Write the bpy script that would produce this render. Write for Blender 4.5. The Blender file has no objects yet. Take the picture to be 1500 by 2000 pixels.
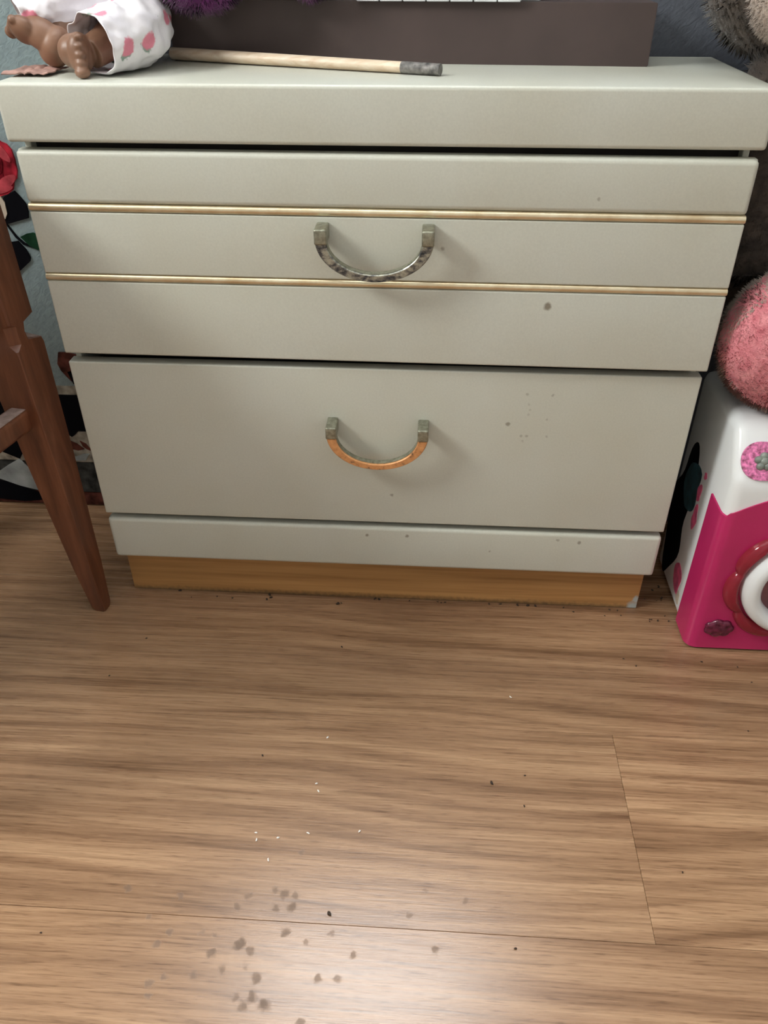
import bpy, bmesh, math, random
from mathutils import Vector, Matrix, noise
C = bpy.context.scene
COL = C.collection
PI = math.pi

# ------------------------------------------------------------------ camera
CAM = (0.06397, -0.92713, 0.85289); YAW, PIT, ROL, FPX = -0.062565, 0.622338, -0.001754, 1575.22
cy, sy, cp, sp = math.cos(YAW), math.sin(YAW), math.cos(PIT), math.sin(PIT)
Fv = Vector((sy*cp, cy*cp, -sp)); R0 = Vector((cy, -sy, 0)); U0 = R0.cross(Fv)
Rv = math.cos(ROL)*R0 + math.sin(ROL)*U0; Uv = -math.sin(ROL)*R0 + math.cos(ROL)*U0
cd = bpy.data.cameras.new('camera'); cam = bpy.data.objects.new('camera', cd); COL.objects.link(cam)
M = Matrix.Identity(4)
for i in range(3):
    M[i][0], M[i][1], M[i][2], M[i][3] = Rv[i], Uv[i], -Fv[i], CAM[i]
cam.matrix_world = M
cd.sensor_fit = 'VERTICAL'; cd.sensor_height = 24.0; cd.sensor_width = 18.0
cd.lens = FPX/2000*24.0; cd.clip_start = 0.02
C.camera = cam

# ------------------------------------------------------------------ world, lights, exposure
w = bpy.data.worlds.new('sky'); C.world = w; w.use_nodes = True
w.node_tree.nodes['Background'].inputs[0].default_value = (0.75, 0.85, 1.0, 1)
w.node_tree.nodes['Background'].inputs[1].default_value = 1.0
vs = C.view_settings
C.display_settings.display_device = 'sRGB'
vs.view_transform = 'Standard'; vs.look = 'None'; vs.gamma = 1.0; vs.use_curve_mapping = False
vs.exposure = -0.40
def area(name, loc, direction, sx, sy_, power, col):
    l = bpy.data.lights.new(name, 'AREA'); l.shape = 'RECTANGLE'; l.size = sx; l.size_y = sy_
    l.energy = power; l.color = col
    o = bpy.data.objects.new(name, l); COL.objects.link(o); o.location = loc
    o.rotation_euler = Vector(direction).to_track_quat('-Z', 'Y').to_euler()
    return o
# daylight in the back and left window openings, plus an added fill
area('daylight_back_window', (-0.08, 0.40, 1.98), (0, -1, 0), 0.80, 0.92, 120.0, (0.95, 0.98, 1.0))
area('daylight_left_window', (-1.84, -0.85, 1.98), (1, 0, -.15), 0.62, 0.68, 84.0, (0.99, 1.0, 0.96))
area('fill_light_right', (2.32, -2.2, 1.7), (-1, 0, 0), 1.3, 1.3, 6.0, (0.90, 0.97, 1.0))  # fill light added from the right, its window is made up

# ------------------------------------------------------------------ materials
def newmat(name):
    m = bpy.data.materials.new(name); m.use_nodes = True
    nt = m.node_tree; b = nt.nodes['Principled BSDF']
    return m, nt, b
def nd(nt, t, **kw):
    n = nt.nodes.new(t)
    for k, v in kw.items(): setattr(n, k, v)
    return n
def coords(nt, scale=(1, 1, 1), loc=(0, 0, 0), kind='Object'):
    tc = nd(nt, 'ShaderNodeTexCoord'); mp = nd(nt, 'ShaderNodeMapping')
    mp.inputs['Scale'].default_value = scale; mp.inputs['Location'].default_value = loc
    if kind == 'World':
        g = nd(nt, 'ShaderNodeNewGeometry'); nt.links.new(g.outputs['Position'], mp.inputs[0])
    else: nt.links.new(tc.outputs[kind], mp.inputs[0])
    return mp.outputs[0]
def noise_n(nt, vec, scale, detail=3, rough=.5, dist=0):
    n = nd(nt, 'ShaderNodeTexNoise'); n.inputs['Scale'].default_value = scale
    n.inputs['Detail'].default_value = detail; n.inputs['Roughness'].default_value = rough
    n.inputs['Distortion'].default_value = dist
    nt.links.new(vec, n.inputs['Vector']); return n.outputs['Fac']
def ramp(nt, fac, stops):
    r = nd(nt, 'ShaderNodeValToRGB'); e = r.color_ramp.elements
    while len(e) < len(stops): e.new(.5)
    for x, (p, c) in zip(e, stops): x.position = p; x.color = (*c, 1)
    nt.links.new(fac, r.inputs[0]); return r.outputs[0]
def mixc(nt, fac, a, b, mode='MIX'):
    m = nd(nt, 'ShaderNodeMix', data_type='RGBA', blend_type=mode)
    for s, v in ((m.inputs[0], fac), (m.inputs[6], a), (m.inputs[7], b)):
        if isinstance(v, (int, float)): s.default_value = v
        elif isinstance(v, tuple): s.default_value = (*v, 1)
        else: nt.links.new(v, s)
    return m.outputs[2]
def math_n(nt, op, a, b=None, clamp=False):
    m = nd(nt, 'ShaderNodeMath', operation=op, use_clamp=clamp)
    for s, v in ((m.inputs[0], a), (m.inputs[1], b)):
        if v is None: continue
        if isinstance(v, (int, float)): s.default_value = v
        else: nt.links.new(v, s)
    return m.outputs[0]
def bump(nt, b, h, strength=.3, dist=.002):
    n = nd(nt, 'ShaderNodeBump'); n.inputs['Strength'].default_value = strength; n.inputs['Distance'].default_value = dist
    nt.links.new(h, n.inputs['Height']); nt.links.new(n.outputs[0], b.inputs['Normal'])
def spots(nt, pts, wobble=.4):
    """max over soft round marks at world positions: pts = [((x,y,z), radius, strength)]"""
    g = nd(nt, 'ShaderNodeNewGeometry')
    nz = nd(nt, 'ShaderNodeTexNoise'); nz.inputs['Scale'].default_value = 140
    nt.links.new(g.outputs['Position'], nz.inputs['Vector'])
    sub = nd(nt, 'ShaderNodeVectorMath', operation='SUBTRACT'); nt.links.new(nz.outputs['Color'], sub.inputs[0]); sub.inputs[1].default_value = (.5, .5, .5)
    sc = nd(nt, 'ShaderNodeVectorMath', operation='SCALE'); nt.links.new(sub.outputs[0], sc.inputs[0]); sc.inputs['Scale'].default_value = wobble*.012
    ad = nd(nt, 'ShaderNodeVectorMath', operation='ADD'); nt.links.new(g.outputs['Position'], ad.inputs[0]); nt.links.new(sc.outputs[0], ad.inputs[1])
    out = None
    for p, r, s in pts:
        d = nd(nt, 'ShaderNodeVectorMath', operation='DISTANCE'); nt.links.new(ad.outputs[0], d.inputs[0]); d.inputs[1].default_value = p
        mr = nd(nt, 'ShaderNodeMapRange'); nt.links.new(d.outputs['Value'], mr.inputs[0])
        mr.inputs[1].default_value = r*.55; mr.inputs[2].default_value = r*1.15; mr.inputs[3].default_value = s; mr.inputs[4].default_value = 0
        out = mr.outputs[0] if out is None else math_n(nt, 'MAXIMUM', out, mr.outputs[0])
    return out
def plain(name, col, rough=.5, var=.06, vscale=30, metal=0, spec=.5, bmp=0, bscale=200, coat=0):
    m, nt, b = newmat(name)
    v = coords(nt, kind='Object'); f = noise_n(nt, v, vscale, 3)
    lo = tuple(max(0, c*(1-var*2)) for c in col); hi = tuple(min(1, c*(1+var*2)) for c in col)
    nt.links.new(ramp(nt, f, [(.3, lo), (.7, hi)]), b.inputs['Base Color'])
    b.inputs['Roughness'].default_value = rough; b.inputs['Metallic'].default_value = metal
    b.inputs['Specular IOR Level'].default_value = spec; b.inputs['Coat Weight'].default_value = coat
    if bmp: bump(nt, b, noise_n(nt, v, bscale, 3), bmp, .001)
    return m

def mat_floor():
    m, nt, b = newmat('laminate_oak')
    g = nd(nt, 'ShaderNodeObjectInfo')
    tc = nd(nt, 'ShaderNodeTexCoord')
    off = nd(nt, 'ShaderNodeVectorMath', operation='MULTIPLY_ADD')
    cmb = nd(nt, 'ShaderNodeCombineXYZ'); nt.links.new(g.outputs['Random'], cmb.inputs[0]); nt.links.new(g.outputs['Random'], cmb.inputs[1]); nt.links.new(g.outputs['Random'], cmb.inputs[2])
    nt.links.new(cmb.outputs[0], off.inputs[0]); off.inputs[1].default_value = (7, 3, 5); nt.links.new(tc.outputs['Object'], off.inputs[2])
    P = off.outputs[0]
    def mp(s):
        n = nd(nt, 'ShaderNodeMapping'); n.inputs['Scale'].default_value = s; nt.links.new(P, n.inputs[0]); return n.outputs[0]
    # slow field that bends the grain lines into cathedrals
    bend = noise_n(nt, mp((1.1, 4.0, 1)), 1.0, 2, .4)
    sep = nd(nt, 'ShaderNodeSeparateXYZ'); nt.links.new(P, sep.inputs[0])
    y = math_n(nt, 'ADD', math_n(nt, 'MULTIPLY', sep.outputs[1], 9.0), math_n(nt, 'MULTIPLY', bend, 1.5))
    c2 = nd(nt, 'ShaderNodeCombineXYZ'); nt.links.new(math_n(nt, 'MULTIPLY', sep.outputs[0], .30), c2.inputs[0]); nt.links.new(y, c2.inputs[1])
    lines = noise_n(nt, c2.outputs[0], 5.2, 6, .60)
    fine = noise_n(nt, mp((7, 330, 1)), 1.0, 3, .6)
    pores = noise_n(nt, mp((38, 620, 1)), 1.0, 2, .6)
    broad = noise_n(nt, mp((1.5, 7, 1)), 1.0, 2, .5)
    c = ramp(nt, lines, [(.33, (.195, .106, .055)), (.44, (.285, .164, .090)), (.53, (.350, .208, .117)), (.66, (.430, .268, .155))])
    c = mixc(nt, .8, c, ramp(nt, fine, [(.25, (.50, .46, .43)), (.5, (1, 1, 1)), (.75, (1.1, 1.1, 1.1))]), 'MULTIPLY')
    c = mixc(nt, .75, c, ramp(nt, pores, [(.3, (.55, .5, .46)), (.46, (1, 1, 1))]), 'MULTIPLY')
    c = mixc(nt, .6, c, ramp(nt, broad, [(.25, (.82, .78, .76)), (.75, (1.12, 1.12, 1.08))]), 'MULTIPLY')
    c = mixc(nt, .35, c, ramp(nt, g.outputs['Random'], [(0, (.86, .84, .84)), (1, (1.22, 1.22, 1.2))]), 'MULTIPLY')
    rs = random.Random(5)
    ST = [(-0.2483,-0.466,2),(-0.2159,-0.4954,1),(-0.1405,-0.5098,1),(-0.1126,-0.5187,4),(-0.1012,-0.5247,2),(-0.1543,-0.5091,1),(-0.0675,-0.5027,3),(-0.064,-0.4761,3),(-0.0861,-0.4579,2),(-0.0627,-0.4629,2),(-0.1237,-0.4792,2),(-0.1143,-0.4672,2),(-0.1401,-0.5297,3),(-0.1258,-0.5435,2),(-0.1019,-0.5395,1),(-0.0887,-0.5511,3),(-0.1537,-0.5516,2),(-0.1822,-0.5548,2),(-0.1958,-0.5615,2),(-0.1061,-0.5695,2),(-0.09,-0.568,3),(-0.0771,-0.5747,4),(-0.1928,-0.5733,2),(-0.0272,-0.5469,2),(-0.0072,-0.5452,2),(0.0061,-0.5218,2),(-0.0184,-0.5013,1),(-0.044,-0.5119,1),(-0.1991,-0.524,2),(-0.1885,-0.5101,2),(-0.0969,-0.5769,3),(-0.0383,-0.5875,2),(-0.0646,-0.4116,2),(0.0625,-0.4774,1),(0.0901,-0.5115,2),(0.1229,-0.4579,1),(0.0783,-0.4491,1),(-0.0811,-0.4771,2),(-0.0752,-0.4619,3),(-0.1881,-0.4711,2)]
    pts = [((x, y_, 0), .0022+.0011*k, .32+.12*k) for x, y_, k in ST]
    st = spots(nt, pts, .85)
    c = mixc(nt, math_n(nt, 'MULTIPLY', st, 1.0), c, (.11, .062, .034))
    nt.links.new(c, b.inputs['Base Color'])
    ro = math_n(nt, 'ADD', math_n(nt, 'MULTIPLY', fine, .10), .22)
    ro = math_n(nt, 'ADD', ro, math_n(nt, 'MULTIPLY', st, .25))
    nt.links.new(ro, b.inputs['Roughness'])
    bump(nt, b, math_n(nt, 'ADD', fine, pores), .10, .0006)
    return m
def mat_cream():
    m, nt, b = newmat('cream_lacquer')
    v = coords(nt, kind='World')
    n1 = noise_n(nt, v, 5, 3); n2 = noise_n(nt, v, 420, 2)
    c = ramp(nt, n1, [(.3, (.545, .545, .460)), (.7, (.590, .605, .540))])
    c = mixc(nt, .5, c, ramp(nt, n2, [(.3, (.93, .93, .93)), (.7, (1.05, 1.05, 1.05))]), 'MULTIPLY')
    pts = [((.1989, -.009, .4975), .0050, 1), ((.1675, 0, .3343), .0034, .8), ((.0167, 0, .2159), .0028, .7),
           ((.1882, 0, .3779), .0022, .45), ((.1937, 0, .3561), .002, .3), ((.1925, 0, .349), .002, .3), ((.1915, 0, .363), .0018, .3), ((.2205, 0, .3775), .002, .5), ((.2168, 0, .342), .0018, .4),
           ((.1865, 0, .3165), .0022, .5), ((.1931, 0, .3167), .0024, .55), ((.189, 0, .309), .002, .35), ((.2196, 0, .3177), .0018, .45),
           ((.0738, -.0077, .562), .0028, .6), ((.2397, -.0094, .6189), .0022, .6), ((-.0187, 0, .1443), .003, .9), ((.0392, 0, .145), .003, .9),
           ((.2552, 0, .1475), .0028, .6), ((.2854, 0, .1443), .0028, .8), ((.1595, 0, .1224), .0018, .6)]
    st = spots(nt, pts, .35)
    c = mixc(nt, math_n(nt, 'MULTIPLY', st, .8), c, (.16, .125, .085))
    nt.links.new(c, b.inputs['Base Color']); b.inputs['Roughness'].default_value = .38
    bump(nt, b, n2, .05, .0004)
    return m
def mat_wood(name, cols, sc=(2.5, 90, 90), rough=.4, world=True):
    m, nt, b = newmat(name)
    v = coords(nt, sc, kind='World' if world else 'Object')
    n1 = noise_n(nt, v, 1, 4, .6, .4)
    n2 = noise_n(nt, coords(nt, tuple(s*.15+.6 for s in sc), kind='World' if world else 'Object'), 1.4, 2)
    c = ramp(nt, n1, [(.3, cols[0]), (.52, cols[1]), (.75, cols[2])])
    c = mixc(nt, .5, c, ramp(nt, n2, [(.3, (.75, .73, .7)), (.7, (1.15, 1.12, 1.1))]), 'MULTIPLY')
    nt.links.new(c, b.inputs['Base Color']); b.inputs['Roughness'].default_value = rough
    bump(nt, b, n1, .15, .0006)
    return m, nt, b, c
def mat_plinth():
    m, nt, b, c = mat_wood('golden_wood_foil', [(.33, .165, .055), (.44, .235, .085), (.53, .30, .115)], (3, 120, 120), .4)
    # ragged dark line along the bottom edge, pale chip at the right corner
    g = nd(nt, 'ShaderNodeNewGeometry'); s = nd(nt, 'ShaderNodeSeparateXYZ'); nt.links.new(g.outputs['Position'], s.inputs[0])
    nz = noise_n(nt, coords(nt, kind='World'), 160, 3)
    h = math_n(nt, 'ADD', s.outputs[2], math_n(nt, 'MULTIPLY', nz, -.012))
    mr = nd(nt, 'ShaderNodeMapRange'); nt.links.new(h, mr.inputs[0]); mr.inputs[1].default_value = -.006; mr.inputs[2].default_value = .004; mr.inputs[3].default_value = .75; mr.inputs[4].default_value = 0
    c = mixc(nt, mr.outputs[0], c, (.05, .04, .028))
    chip = spots(nt, [((.392, .024, .004), .012, 1), ((.394, .024, .018), .008, 1)], .9)
    c = mixc(nt, chip, c, (.42, .47, .46))
    nt.links.new(c, b.inputs['Base Color'])
    return m
def mat_metal(name, cols, metal=.85, rough=.35, scale=130, stretch=(1, 1, 1)):
    m, nt, b = newmat(name)
    v = coords(nt, stretch, kind='World'); f = noise_n(nt, v, scale, 3, .6)
    nt.links.new(ramp(nt, f, cols), b.inputs['Base Color'])
    b.inputs['Metallic'].default_value = metal; b.inputs['Roughness'].default_value = rough
    bump(nt, b, f, .1, .0005); return m
def mat_wall(name, col):
    m, nt, b = newmat(name)
    tc = nd(nt, 'ShaderNodeNewGeometry'); mp = nd(nt, 'ShaderNodeMapping')
    mp.inputs['Rotation'].default_value = (0, math.radians(38), 0); nt.links.new(tc.outputs['Position'], mp.inputs[0])
    mp2 = nd(nt, 'ShaderNodeMapping'); mp2.inputs['Scale'].default_value = (90, 150, 190); nt.links.new(mp.outputs[0], mp2.inputs[0])
    n1 = noise_n(nt, mp2.outputs[0], 1, 3, .55, .8); n2 = noise_n(nt, tc.outputs['Position'], 14, 2)
    c = ramp(nt, n1, [(.3, tuple(x*.86 for x in col)), (.7, tuple(x*1.12 for x in col))])
    c = mixc(nt, .4, c, ramp(nt, n2, [(.3, (.85, .87, .9)), (.7, (1.1, 1.08, 1.05))]), 'MULTIPLY')
    nt.links.new(c, b.inputs['Base Color']); b.inputs['Roughness'].default_value = .8
    bump(nt, b, n1, .5, .002); return m
def mat_fabric_roses():
    m, nt, b = newmat('rose_print_cotton')
    v = coords(nt, kind='World')
    vo = nd(nt, 'ShaderNodeTexVoronoi'); vo.inputs['Scale'].default_value = 27; nt.links.new(v, vo.inputs['Vector'])
    nz = noise_n(nt, v, 260, 2)
    d = math_n(nt, 'ADD', vo.outputs['Distance'], math_n(nt, 'MULTIPLY', nz, .14))
    # green sprig next to every bloom: same cells, sampled slightly off
    v2 = coords(nt, loc=(.0035, 0, .0045), kind='World'); vo2 = nd(nt, 'ShaderNodeTexVoronoi'); vo2.inputs['Scale'].default_value = 27; nt.links.new(v2, vo2.inputs['Vector'])
    d2 = math_n(nt, 'ADD', vo2.outputs['Distance'], math_n(nt, 'MULTIPLY', nz, .22))
    base = ramp(nt, noise_n(nt, v, 25, 2), [(.3, (.80, .77, .82)), (.7, (.90, .88, .90))])
    c = mixc(nt, ramp(nt, d2, [(.32, (1, 1, 1)), (.37, (0, 0, 0))]), base, (.30, .40, .34))
    c = mixc(nt, ramp(nt, d, [(.31, (1, 1, 1)), (.37, (0, 0, 0))]), c, (.80, .27, .36))
    nt.links.new(c, b.inputs['Base Color']); b.inputs['Roughness'].default_value = .9
    bump(nt, b, noise_n(nt, v, 60, 3), .35, .004)
    return m
def mat_fur(name, a, b_, c_=None):
    m, nt, b = newmat(name)
    v = coords(nt, kind='World'); f = noise_n(nt, v, 55, 3)
    nt.links.new(ramp(nt, f, [(.3, a), (.7, b_)]), b.inputs['Base Color'])
    b.inputs['Roughness'].default_value = .95; b.inputs['Sheen Weight'].default_value = .25
    bump(nt, b, noise_n(nt, v, 500, 2), .5, .002)
    return m

m_floor = mat_floor(); m_cream = mat_cream(); m_plinth = mat_plinth()
m_sub = plain('subfloor', (.10, .06, .035), .9)
m_dark = plain('dark_interior', (.035, .03, .026), .9)
m_brass = mat_metal('aged_brass_strip', [(.3, (.66, .52, .32)), (.7, (.86, .77, .56))], .8, .30, 30, (1, 1, 1))
m_hmetal = mat_metal('worn_grey_brass', [(.3, (.20, .20, .15)), (.7, (.42, .42, .33))], .7, .42, 200)
m_hspeck = mat_metal('blackened_silver', [(.36, (.045, .05, .06)), (.46, (.17, .17, .16)), (.62, (.46, .46, .38))], .7, .36, 120, (1, 1, 1.6))
m_hcopper = mat_metal('orange_copper', [(.25, (.10, .07, .05)), (.40, (.60, .28, .11)), (.8, (.78, .40, .17))], .25, .42, 160)
m_chair, _, _, _ = mat_wood('reddish_brown_wood', [(.085, .028, .013), (.155, .054, .025), (.23, .090, .045)], (60, 60, 7), .42)
m_chaird = plain('dusty_worn_wood', (.33, .24, .21), .8, .15, 90)
m_wall = mat_wall('blue_grey_textured_cloth', (.250, .320, .335))
m_wallb = mat_wall('dark_blue_grey_wall', (.105, .115, .140))
m_wallw = plain('pale_wall_paint', (.52, .51, .48), .9)
m_white = plain('white_paint', (.82, .82, .80), .4)
m_pwhite = plain('white_plastic', (.80, .83, .84), .22, .02, 8)
m_magenta = plain('magenta_plastic', (.50, .022, .125), .26, .04, 8)
m_pink = plain('pink_sparkle_print', (.82, .17, .35), .3, .35, 240)
m_greygreen = plain('greyish_green_plastic', (.20, .23, .20), .3, .15, 60)
m_badge = plain('dark_plum_plastic', (.11, .012, .035), .15, .25, 120)
m_teal = plain('dark_teal_print', (.02, .07, .09), .5, .3, 60)
m_pinkprint = plain('pink_print', (.70, .12, .25), .4, .2, 60)
m_boxb = plain('brown_cardboard', (.068, .046, .042), .6, .07, 12, bmp=.05)
m_key = plain('white_key_plastic', (.75, .78, .80), .2)
m_keyb = plain('black_gap_plastic', (.03, .03, .03), .4)
m_roses = mat_fabric_roses()
m_skin = plain('brown_doll_vinyl', (.225, .118, .072), .42, .08, 20)
m_hair = plain('black_doll_hair', (.02, .015, .012), .5)
m_stick, _, _, _ = mat_wood('pale_stick_wood', [(.58, .42, .28), (.70, .57, .43), (.78, .69, .56)], (5, 160, 160), .45)
m_sticktip = plain('grey_worn_tip', (.16, .15, .14), .5, .35, 150)
m_purple = mat_fur('purple_plush', (.10, .012, .10), (.20, .03, .19))
m_brownfur = mat_fur('brown_plush_fur', (.040, .030, .024), (.098, .074, .058))
m_beigefur = mat_fur('beige_plush_fur', (.40, .31, .26), (.55, .45, .38))
m_pinkfur = mat_fur('pink_plush_fur', (.62, .16, .20), (.82, .33, .36))
m_red = plain('red_rose_print', (.34, .020, .034), .85, .35, 45, spec=.06)
m_red2 = plain('dark_red_rose_print', (.17, .008, .016), .85, .3, 45, spec=.06)
m_red3 = plain('light_red_rose_print', (.40, .055, .07), .85, .2, 60, spec=.06)
m_blackp = plain('black_print_and_shade', (.004, .004, .006), .9, spec=.06)
m_greenp = plain('dark_green_leaf_print', (.012, .045, .022), .9, .3, spec=.06)
m_brownp = plain('brown_flower_print', (.09, .03, .022), .9, .3, 60, spec=.06)
m_tanp = plain('tan_scroll_print', (.30, .27, .22), .9, .25, 60, spec=.06)
m_bandd = plain('dark_grey_band_print', (.045, .045, .042), .9, .3, 60, spec=.06)
m_beigep = plain('beige_petal_print', (.48, .40, .32), .85)
m_whitep = plain('pale_grey_print', (.34, .37, .37), .9, .15)
m_crumb = plain('dark_crumb', (.035, .022, .014), .9)
m_crumbw = plain('white_crumb', (.85, .83, .78), .8)
m_cloth = plain('dusty_pink_cloth', (.42, .25, .21), .9, .15, 50, bmp=.3, bscale=90)
m_mauve = plain('shaded_mauve_lining', (.36, .20, .24), .9, .1)
def mat_red_clear():
    m, nt, b = newmat('translucent_red_plastic')
    b.inputs['Base Color'].default_value = (.42, .035, .06, 1); b.inputs['Roughness'].default_value = .06
    b.inputs['Transmission Weight'].default_value = .45; b.inputs['IOR'].default_value = 1.4
    return m
m_redclear = mat_red_clear()
def mat_glass():
    m, nt, b = newmat('window_glass')
    t = nd(nt, 'ShaderNodeBsdfTransparent'); g = nd(nt, 'ShaderNodeBsdfGlossy'); g.inputs['Roughness'].default_value = .02
    mx = nd(nt, 'ShaderNodeMixShader'); mx.inputs[0].default_value = .06
    nt.links.new(t.outputs[0], mx.inputs[1]); nt.links.new(g.outputs[0], mx.inputs[2])
    nt.links.new(mx.outputs[0], nt.nodes['Material Output'].inputs[0]); return m
m_glass = mat_glass()

# ------------------------------------------------------------------ mesh helpers
def obj(name, bm, mat, parent=None, smooth=False, mods=None):
    me = bpy.data.meshes.new(name); bmesh.ops.recalc_face_normals(bm, faces=bm.faces); bm.to_mesh(me); bm.free()
    me.materials.append(mat)
    if smooth:
        for p in me.polygons: p.use_smooth = True
    o = bpy.data.objects.new(name, me); COL.objects.link(o)
    if parent is not None: o.parent = parent
    return o
def autosmooth(o, ang=40):
    me = o.data
    for p in me.polygons: p.use_smooth = True
    bm = bmesh.new(); bm.from_mesh(me)
    for e in bm.edges:
        if len(e.link_faces) == 2 and e.calc_face_angle(0) > math.radians(ang): e.smooth = False
    bm.to_mesh(me); bm.free(); return o
def empty(name, label, cat, group=None):
    o = bpy.data.objects.new(name, None); COL.objects.link(o); o.empty_display_size = .02
    return tag(o, label, cat, group)
def tag(o, label, cat, group=None, kind=None):
    o['label'] = label; o['category'] = cat
    if group: o['group'] = group
    if kind: o['kind'] = kind
    return o
def settle(o, loc):
    """move an Empty to the base of its thing without moving the parts"""
    o.location = loc
    for c in o.children: c.location = Vector(c.location)-Vector(loc)
def addbox(bm, x0, x1, y0, y1, z0, z1, bev=0, seg=2, mtx=None):
    r = bmesh.ops.create_cube(bm, size=1)
    vs_ = r['verts']
    for v in vs_:
        v.co = Vector((x0+(v.co.x+.5)*(x1-x0), y0+(v.co.y+.5)*(y1-y0), z0+(v.co.z+.5)*(z1-z0)))
    if bev:
        es = list({e for v in vs_ for e in v.link_edges})
        r2 = bmesh.ops.bevel(bm, geom=es, offset=bev, segments=seg, profile=.6, affect='EDGES', clamp_overlap=True)
        vs_ = list({v for f in r2['faces'] for v in f.verts} | {v for v in vs_ if v.is_valid})
    if mtx is not None:
        for v in vs_: v.co = mtx @ v.co
    return vs_
def box(name, mat, parent, *a, bev=0, seg=2, mtx=None, smooth=True):
    bm = bmesh.new(); addbox(bm, *a, bev=bev, seg=seg, mtx=mtx)
    o = obj(name, bm, mat, parent)
    return autosmooth(o) if (bev and smooth) else o
def sweep(bm, path, frames, prof, closed_prof=True, caps=True):
    """path points with (right, up) frames; prof(i) -> list of 2D points"""
    rings = []
    for i, (p, (a, b)) in enumerate(zip(path, frames)):
        rings.append([bm.verts.new(Vector(p)+Vector(a)*u+Vector(b)*v) for u, v in prof(i)])
    n = len(rings[0])
    for r0, r1 in zip(rings, rings[1:]):
        for k in range(n if closed_prof else n-1):
            bm.faces.new((r0[k], r0[(k+1) % n], r1[(k+1) % n], r1[k]))
    if caps: bm.faces.new(rings[0]); bm.faces.new(list(reversed(rings[-1])))
    return rings
def tube(bm, pts, rads, n=16, caps=True):
    pts = [Vector(p) for p in pts]; fr = []
    up = Vector((0, 0, 1))
    for i in range(len(pts)):
        t = (pts[min(i+1, len(pts)-1)]-pts[max(i-1, 0)]).normalized()
        if abs(t.dot(up)) > .97: up = Vector((0, 1, 0))
        a = t.cross(up).normalized(); b = a.cross(t).normalized(); fr.append((a, b))
    return sweep(bm, pts, fr, lambda i: [(rads[i]*math.cos(2*PI*k/n), rads[i]*math.sin(2*PI*k/n)) for k in range(n)], caps=caps)
def smoothpath(pts, m=6):
    """Catmull-Rom through (x,y,z,r...) tuples"""
    out = []
    P = [pts[0]]+list(pts)+[pts[-1]]
    for i in range(1, len(P)-2):
        for k in range(m):
            t = k/m; q = []
            for a, b, c, d in zip(P[i-1], P[i], P[i+1], P[i+2]):
                q.append(.5*((2*b)+(-a+c)*t+(2*a-5*b+4*c-d)*t*t+(-a+3*b-3*c+d)*t**3))
            out.append(tuple(q))
    out.append(tuple(pts[-1])); return out
def ball(bm, c, r, rot=None, sub=3):
    g = bmesh.ops.create_icosphere(bm, subdivisions=sub, radius=1)
    for v in g['verts']:
        p = Vector((v.co.x*r[0], v.co.y*r[1], v.co.z*r[2]))
        if rot is not None: p = rot @ p
        v.co = p+Vector(c)
    return g['verts']
def prism(bm, poly, y0, y1):
    """polygon in XZ extruded in Y"""
    a = [bm.verts.new((x, y0, z)) for x, z in poly]; b = [bm.verts.new((x, y1, z)) for x, z in poly]
    n = len(a); bm.faces.new(a); bm.faces.new(list(reversed(b)))
    for i in range(n): bm.faces.new((a[i], b[i], b[(i+1) % n], a[(i+1) % n]))
def remesh(o, vox, smooth_it=4, disp=None):
    r = o.modifiers.new('union', 'REMESH'); r.mode = 'VOXEL'; r.voxel_size = vox; r.use_smooth_shade = True
    s = o.modifiers.new('soft', 'SMOOTH'); s.iterations = smooth_it; s.factor = .5
    return o
def fur(name, src_bm_fn, mat, parent, n, length, seed=1, droop=(0, 0, -.4), width=.0011, face=None):
    """tufts standing on a surface: one joined mesh"""
    bm = src_bm_fn(); bmesh.ops.triangulate(bm, faces=bm.faces); bmesh.ops.recalc_face_normals(bm, faces=bm.faces)
    rs = random.Random(seed)
    fs = list(bm.faces); ar = [f.calc_area() for f in fs]; pick = rs.choices(fs, ar, k=n)
    vv, ff, nn = [], [], []
    for f in pick:
        a, b = rs.random(), rs.random()
        if a+b > 1: a, b = 1-a, 1-b
        p0, p1, p2 = (v.co for v in f.verts)
        p = p0+(p1-p0)*a+(p2-p0)*b
        if face is not None and not face(p): continue
        nrm = f.normal
        sw = noise.noise_vector(p*28)
        d = (nrm+Vector(droop)*.5+sw*1.3+Vector((rs.uniform(-.35, .35),)*1+(rs.uniform(-.35, .35), rs.uniform(-.35, .35)))).normalized()
        L = length*rs.uniform(.6, 1.2)
        s = d.cross(nrm+Vector((rs.uniform(-.1, .1), rs.uniform(-.1, .1), rs.uniform(-.1, .1)))).normalized()*width
        k = len(vv); vv += [p-s-nrm*.001, p+s-nrm*.001, p+d*L]; ff.append((k, k+1, k+2)); nn += [(nrm*.8+d*.4).normalized()]*3
    bm.free()
    me = bpy.data.meshes.new(name); me.from_pydata([tuple(v) for v in vv], [], ff); me.materials.append(mat)
    for p_ in me.polygons: p_.use_smooth = True
    me.normals_split_custom_set_from_vertices([tuple(v) for v in nn])
    o = bpy.data.objects.new(name, me); COL.objects.link(o); o['kind'] = 'stuff'
    if parent is not None: o.parent = parent
    return o

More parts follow.
